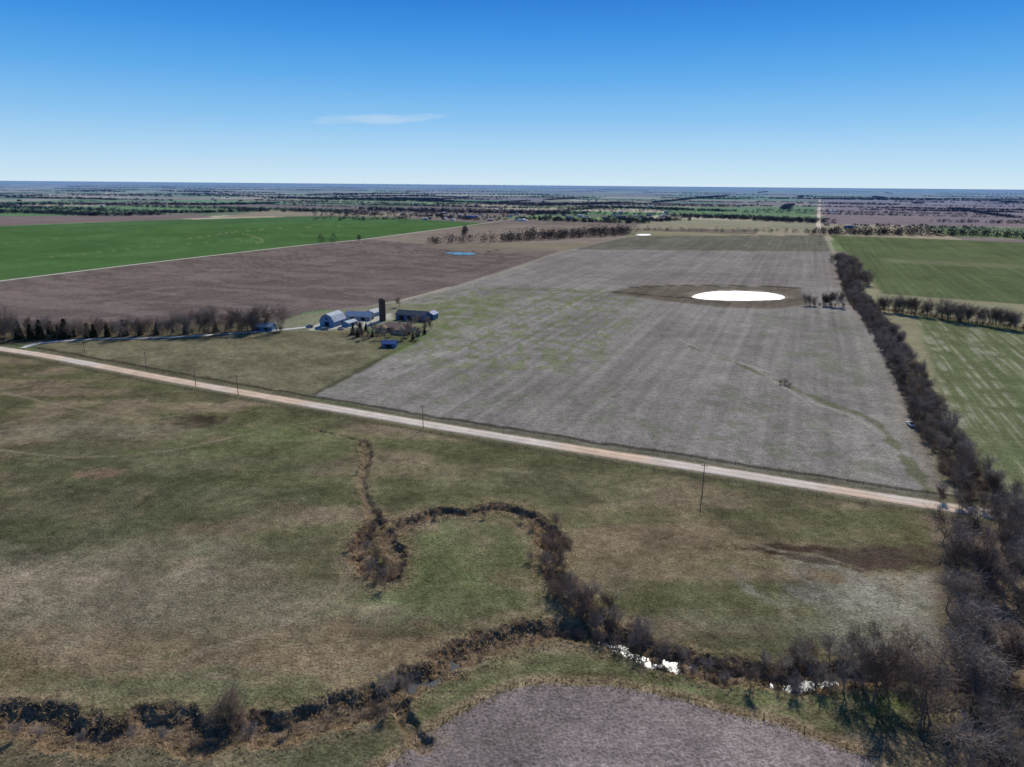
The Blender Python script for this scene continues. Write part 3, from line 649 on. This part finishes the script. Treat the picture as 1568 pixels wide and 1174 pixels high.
for nm,o in (("wire_fence",9.5),("wire_fence",-9.5)):
    P=catmull([tuple(p) for p in (ROADc+N*o)[::3]],4.5);P=P[(P[:,0]>-420)&(P[:,1]>120)&(P[:,1]<620)]
    sg=[((p[0],p[1],-.2),(p[0],p[1],1.35),.08,.07) for p in P]
    for zz in (.5,.9,1.25): sg+=[((a[0],a[1],zz),(b[0],b[1],zz),.012,.012) for a,b in zip(P[:-1],P[1:])]
    v,f=tubes(sg,5);mk(nm,v,f,None,MB['wood'])
sg=[((p[0],p[1],-.4),(p[0],p[1],1.2),.07,.06) for p in TLc[::2]];v,f=tubes(sg,5);mk("wire_fence",v,f,None,MB['wood'])
sv=[];sf=[];scn=[]
def dh(x,y,W,L,h,a,wc,rc):
    b=len(sv);c,s=math.cos(a),math.sin(a)
    for (i,j,k) in [(-1,-1,0),(1,-1,0),(1,1,0),(-1,1,0),(-1,-1,h),(1,-1,h),(1,1,h),(-1,1,h)]:
        px,py=i*W/2,j*L/2;sv.append((x+px*c-py*s,y+px*s+py*c,k));scn.append(wc)
    for (i,j,k) in [(-1.05,-1.03,h-.05),(1.05,-1.03,h-.05),(1.05,1.03,h-.05),(-1.05,1.03,h-.05),(0,-1.03,h*1.6),(0,1.03,h*1.6)]:
        px,py=i*W/2,j*L/2;sv.append((x+px*c-py*s,y+px*s+py*c,k));scn.append(rc)
    sf.extend([(b,b+1,b+5,b+4),(b+1,b+2,b+6,b+5),(b+2,b+3,b+7,b+6),(b+3,b,b+4,b+7),(b+9,b+10,b+13,b+12),(b+11,b+8,b+12,b+13),(b+8,b+9,b+12,b+12),(b+10,b+11,b+13,b+13)])
for k in range(95):
    if k<45: px,py=random.uniform(640,1030),random.uniform(325,338)
    else: px,py=random.uniform(0,1568),random.uniform(297,322)
    x,y=G(px,py);sc=.9+ (math.hypot(x,y)/14000)
    wc=random.choice([A(180,180,180),A(130,132,138),A(120,84,74),A(190,188,180)]);rc=random.choice([A(110,112,120),A(165,168,172),A(84,80,82),A(90,100,120)])
    dh(x,y,random.uniform(8,12)*sc,random.uniform(12,18)*sc,random.uniform(3,4.5)*sc,-GA+random.choice([0,math.pi/2]),wc,rc)
for px,py,W,L,h,wc,rc in [(1275,324,14,28,5,A(235,235,235),A(215,220,225)),(1300,349,12,24,4,A(60,100,160),A(60,100,160)),(720,333,12,28,4,A(60,100,160),A(70,110,170)),(800,338,12,26,4,A(215,215,215),A(205,205,205)),(985,335,12,22,4,A(215,215,215),A(150,150,155)),(1540,322,14,26,5,A(120,60,60),A(140,150,160))]:
    x,y=G(px,py);dh(x,y,L,W,h,-GA,wc,rc)
tri=[]
for q in sf:
    tri.append((q[0],q[1],q[2]))
    if q[3]!=q[2]: tri.append((q[0],q[2],q[3]))
mk("distant_houses",sv,tri,np.array(scn),attr_mat("distant_siding",[]))
MT=plain("turbine_hazed",(.5,.55,.62))  # base colour has the distance haze mixed in
for k in range(12):
    px=560+k*27+random.uniform(-8,8);a=math.atan((px-784)/1130);rr=15000+random.uniform(0,5000);x,y=rr*math.sin(a),rr*math.cos(a)
    sg=[((0,0,0),(0,0,95),2.6,1.6),((0,3,96),(0,-5,96),2,2)];a0=random.uniform(0,2)
    for j in range(3): sg.append(((0,-4,96),(48*math.cos(a0+j*2.094),-4,96+48*math.sin(a0+j*2.094)),1.6,.4))
    v,f=tubes(sg,6);o=mk("wind_turbine",v,f,None,MT);o.location=(x,y,0)

# ---------------- light, sky, camera ----------------
SA,SE=math.radians(17),math.radians(36)
d=Vector((math.sin(SA)*math.cos(SE),math.cos(SA)*math.cos(SE),math.sin(SE)))
L=bpy.data.lights.new("sun",'SUN');L.energy=4.5;L.angle=math.radians(.5);L.color=(1,.96,.9)
lo=bpy.data.objects.new("sun",L);bpy.context.collection.objects.link(lo);lo.rotation_euler=(-d).to_track_quat('-Z','Y').to_euler();lo.location=(0,0,300)
w=bpy.data.worlds.new("World");bpy.context.scene.world=w;w.use_nodes=True;nt=w.node_tree
bg=nt.nodes["Background"];sk=nt.nodes.new("ShaderNodeTexSky");sk.sky_type='NISHITA';sk.sun_disc=False
sk.sun_elevation=SE;sk.sun_rotation=SA;sk.altitude=300;sk.air_density=1.;sk.dust_density=0.;sk.ozone_density=4.
tc=nt.nodes.new("ShaderNodeTexCoord").outputs["Generated"]
sp=nt.nodes.new("ShaderNodeSeparateXYZ");nt.links.new(tc,sp.inputs[0])
cr_=nt.nodes.new("ShaderNodeValToRGB");nt.links.new(sp.outputs[2],cr_.inputs[0]);el=cr_.color_ramp.elements
stops=[(0,(206,230,246)),(.035,(178,216,245)),(.08,(136,194,241)),(.13,(92,170,236)),(.18,(54,145,228)),(.23,(22,118,214)),(.5,(36,96,170)),(1,(40,86,146))]
while len(el)<len(stops): el.new(.5)
for e_,(p_,c_) in zip(el,stops): e_.position=p_;e_.color=(*lin(c_),1)
vs=nt.nodes.new("ShaderNodeVectorMath");vs.operation='SCALE';nt.links.new(cr_.outputs[0],vs.inputs[0]);vs.inputs["Scale"].default_value=1/.09
ms=nt.nodes.new("ShaderNodeMix");ms.data_type='RGBA';ms.inputs[0].default_value=.92;nt.links.new(sk.outputs[0],ms.inputs[6]);nt.links.new(vs.outputs[0],ms.inputs[7])
def mth(op,a,b=None,c=None):
    n=nt.nodes.new("ShaderNodeMath");n.operation=op
    for i,q in enumerate((a,b,c)):
        if q is None: continue
        if isinstance(q,(int,float)): n.inputs[i].default_value=q
        else: nt.links.new(q,n.inputs[i])
    return n.outputs[0]
nn=nt.nodes.new("ShaderNodeTexNoise");nn.inputs["Scale"].default_value=16;nn.inputs["Detail"].default_value=8;nn.inputs["Roughness"].default_value=.62
mp=nt.nodes.new("ShaderNodeMapping");mp.inputs["Scale"].default_value=(1,1,5);nt.links.new(tc,mp.inputs[0]);nt.links.new(mp.outputs[0],nn.inputs[0])
ex=mth('DIVIDE',mth('SUBTRACT',sp.outputs[0],-.176),.095)
zc=mth('ADD',mth('MULTIPLY',mth('ADD',sp.outputs[0],.176),.06),.081)
ez=mth('DIVIDE',mth('SUBTRACT',sp.outputs[2],zc),.0075)
rr_=mth('ADD',mth('MULTIPLY',ex,ex),mth('MULTIPLY',ez,ez))
m_=mth('SUBTRACT',mth('MULTIPLY',nn.outputs["Fac"],2.6),mth('ADD',rr_,.45))
m_=mth('MULTIPLY',mth('MAXIMUM',mth('MINIMUM',m_,1.),0.),.42)
yp=mth('GREATER_THAN',sp.outputs[1],0.);m_=mth('MULTIPLY',m_,yp)
mx=nt.nodes.new("ShaderNodeMix");mx.data_type='RGBA';nt.links.new(m_,mx.inputs[0]);nt.links.new(ms.outputs[2],mx.inputs[6]);mx.inputs[7].default_value=(7.5,8.5,9.5,1)
nt.links.new(mx.outputs[2],bg.inputs[0]);bg.inputs[1].default_value=.09
cam=bpy.data.cameras.new("camera");co=bpy.data.objects.new("camera",cam);bpy.context.collection.objects.link(co)
cam.sensor_width=36;cam.lens=36*F/1568;cam.clip_start=.5;cam.clip_end=1e6
co.matrix_world=Matrix.Translation((0,0,CAM_H))@Rm.to_4x4()
sc=bpy.context.scene;sc.camera=co;sc.view_settings.view_transform='Standard';sc.view_settings.look='None';sc.view_settings.exposure=0
print("done",time.time()-T0)
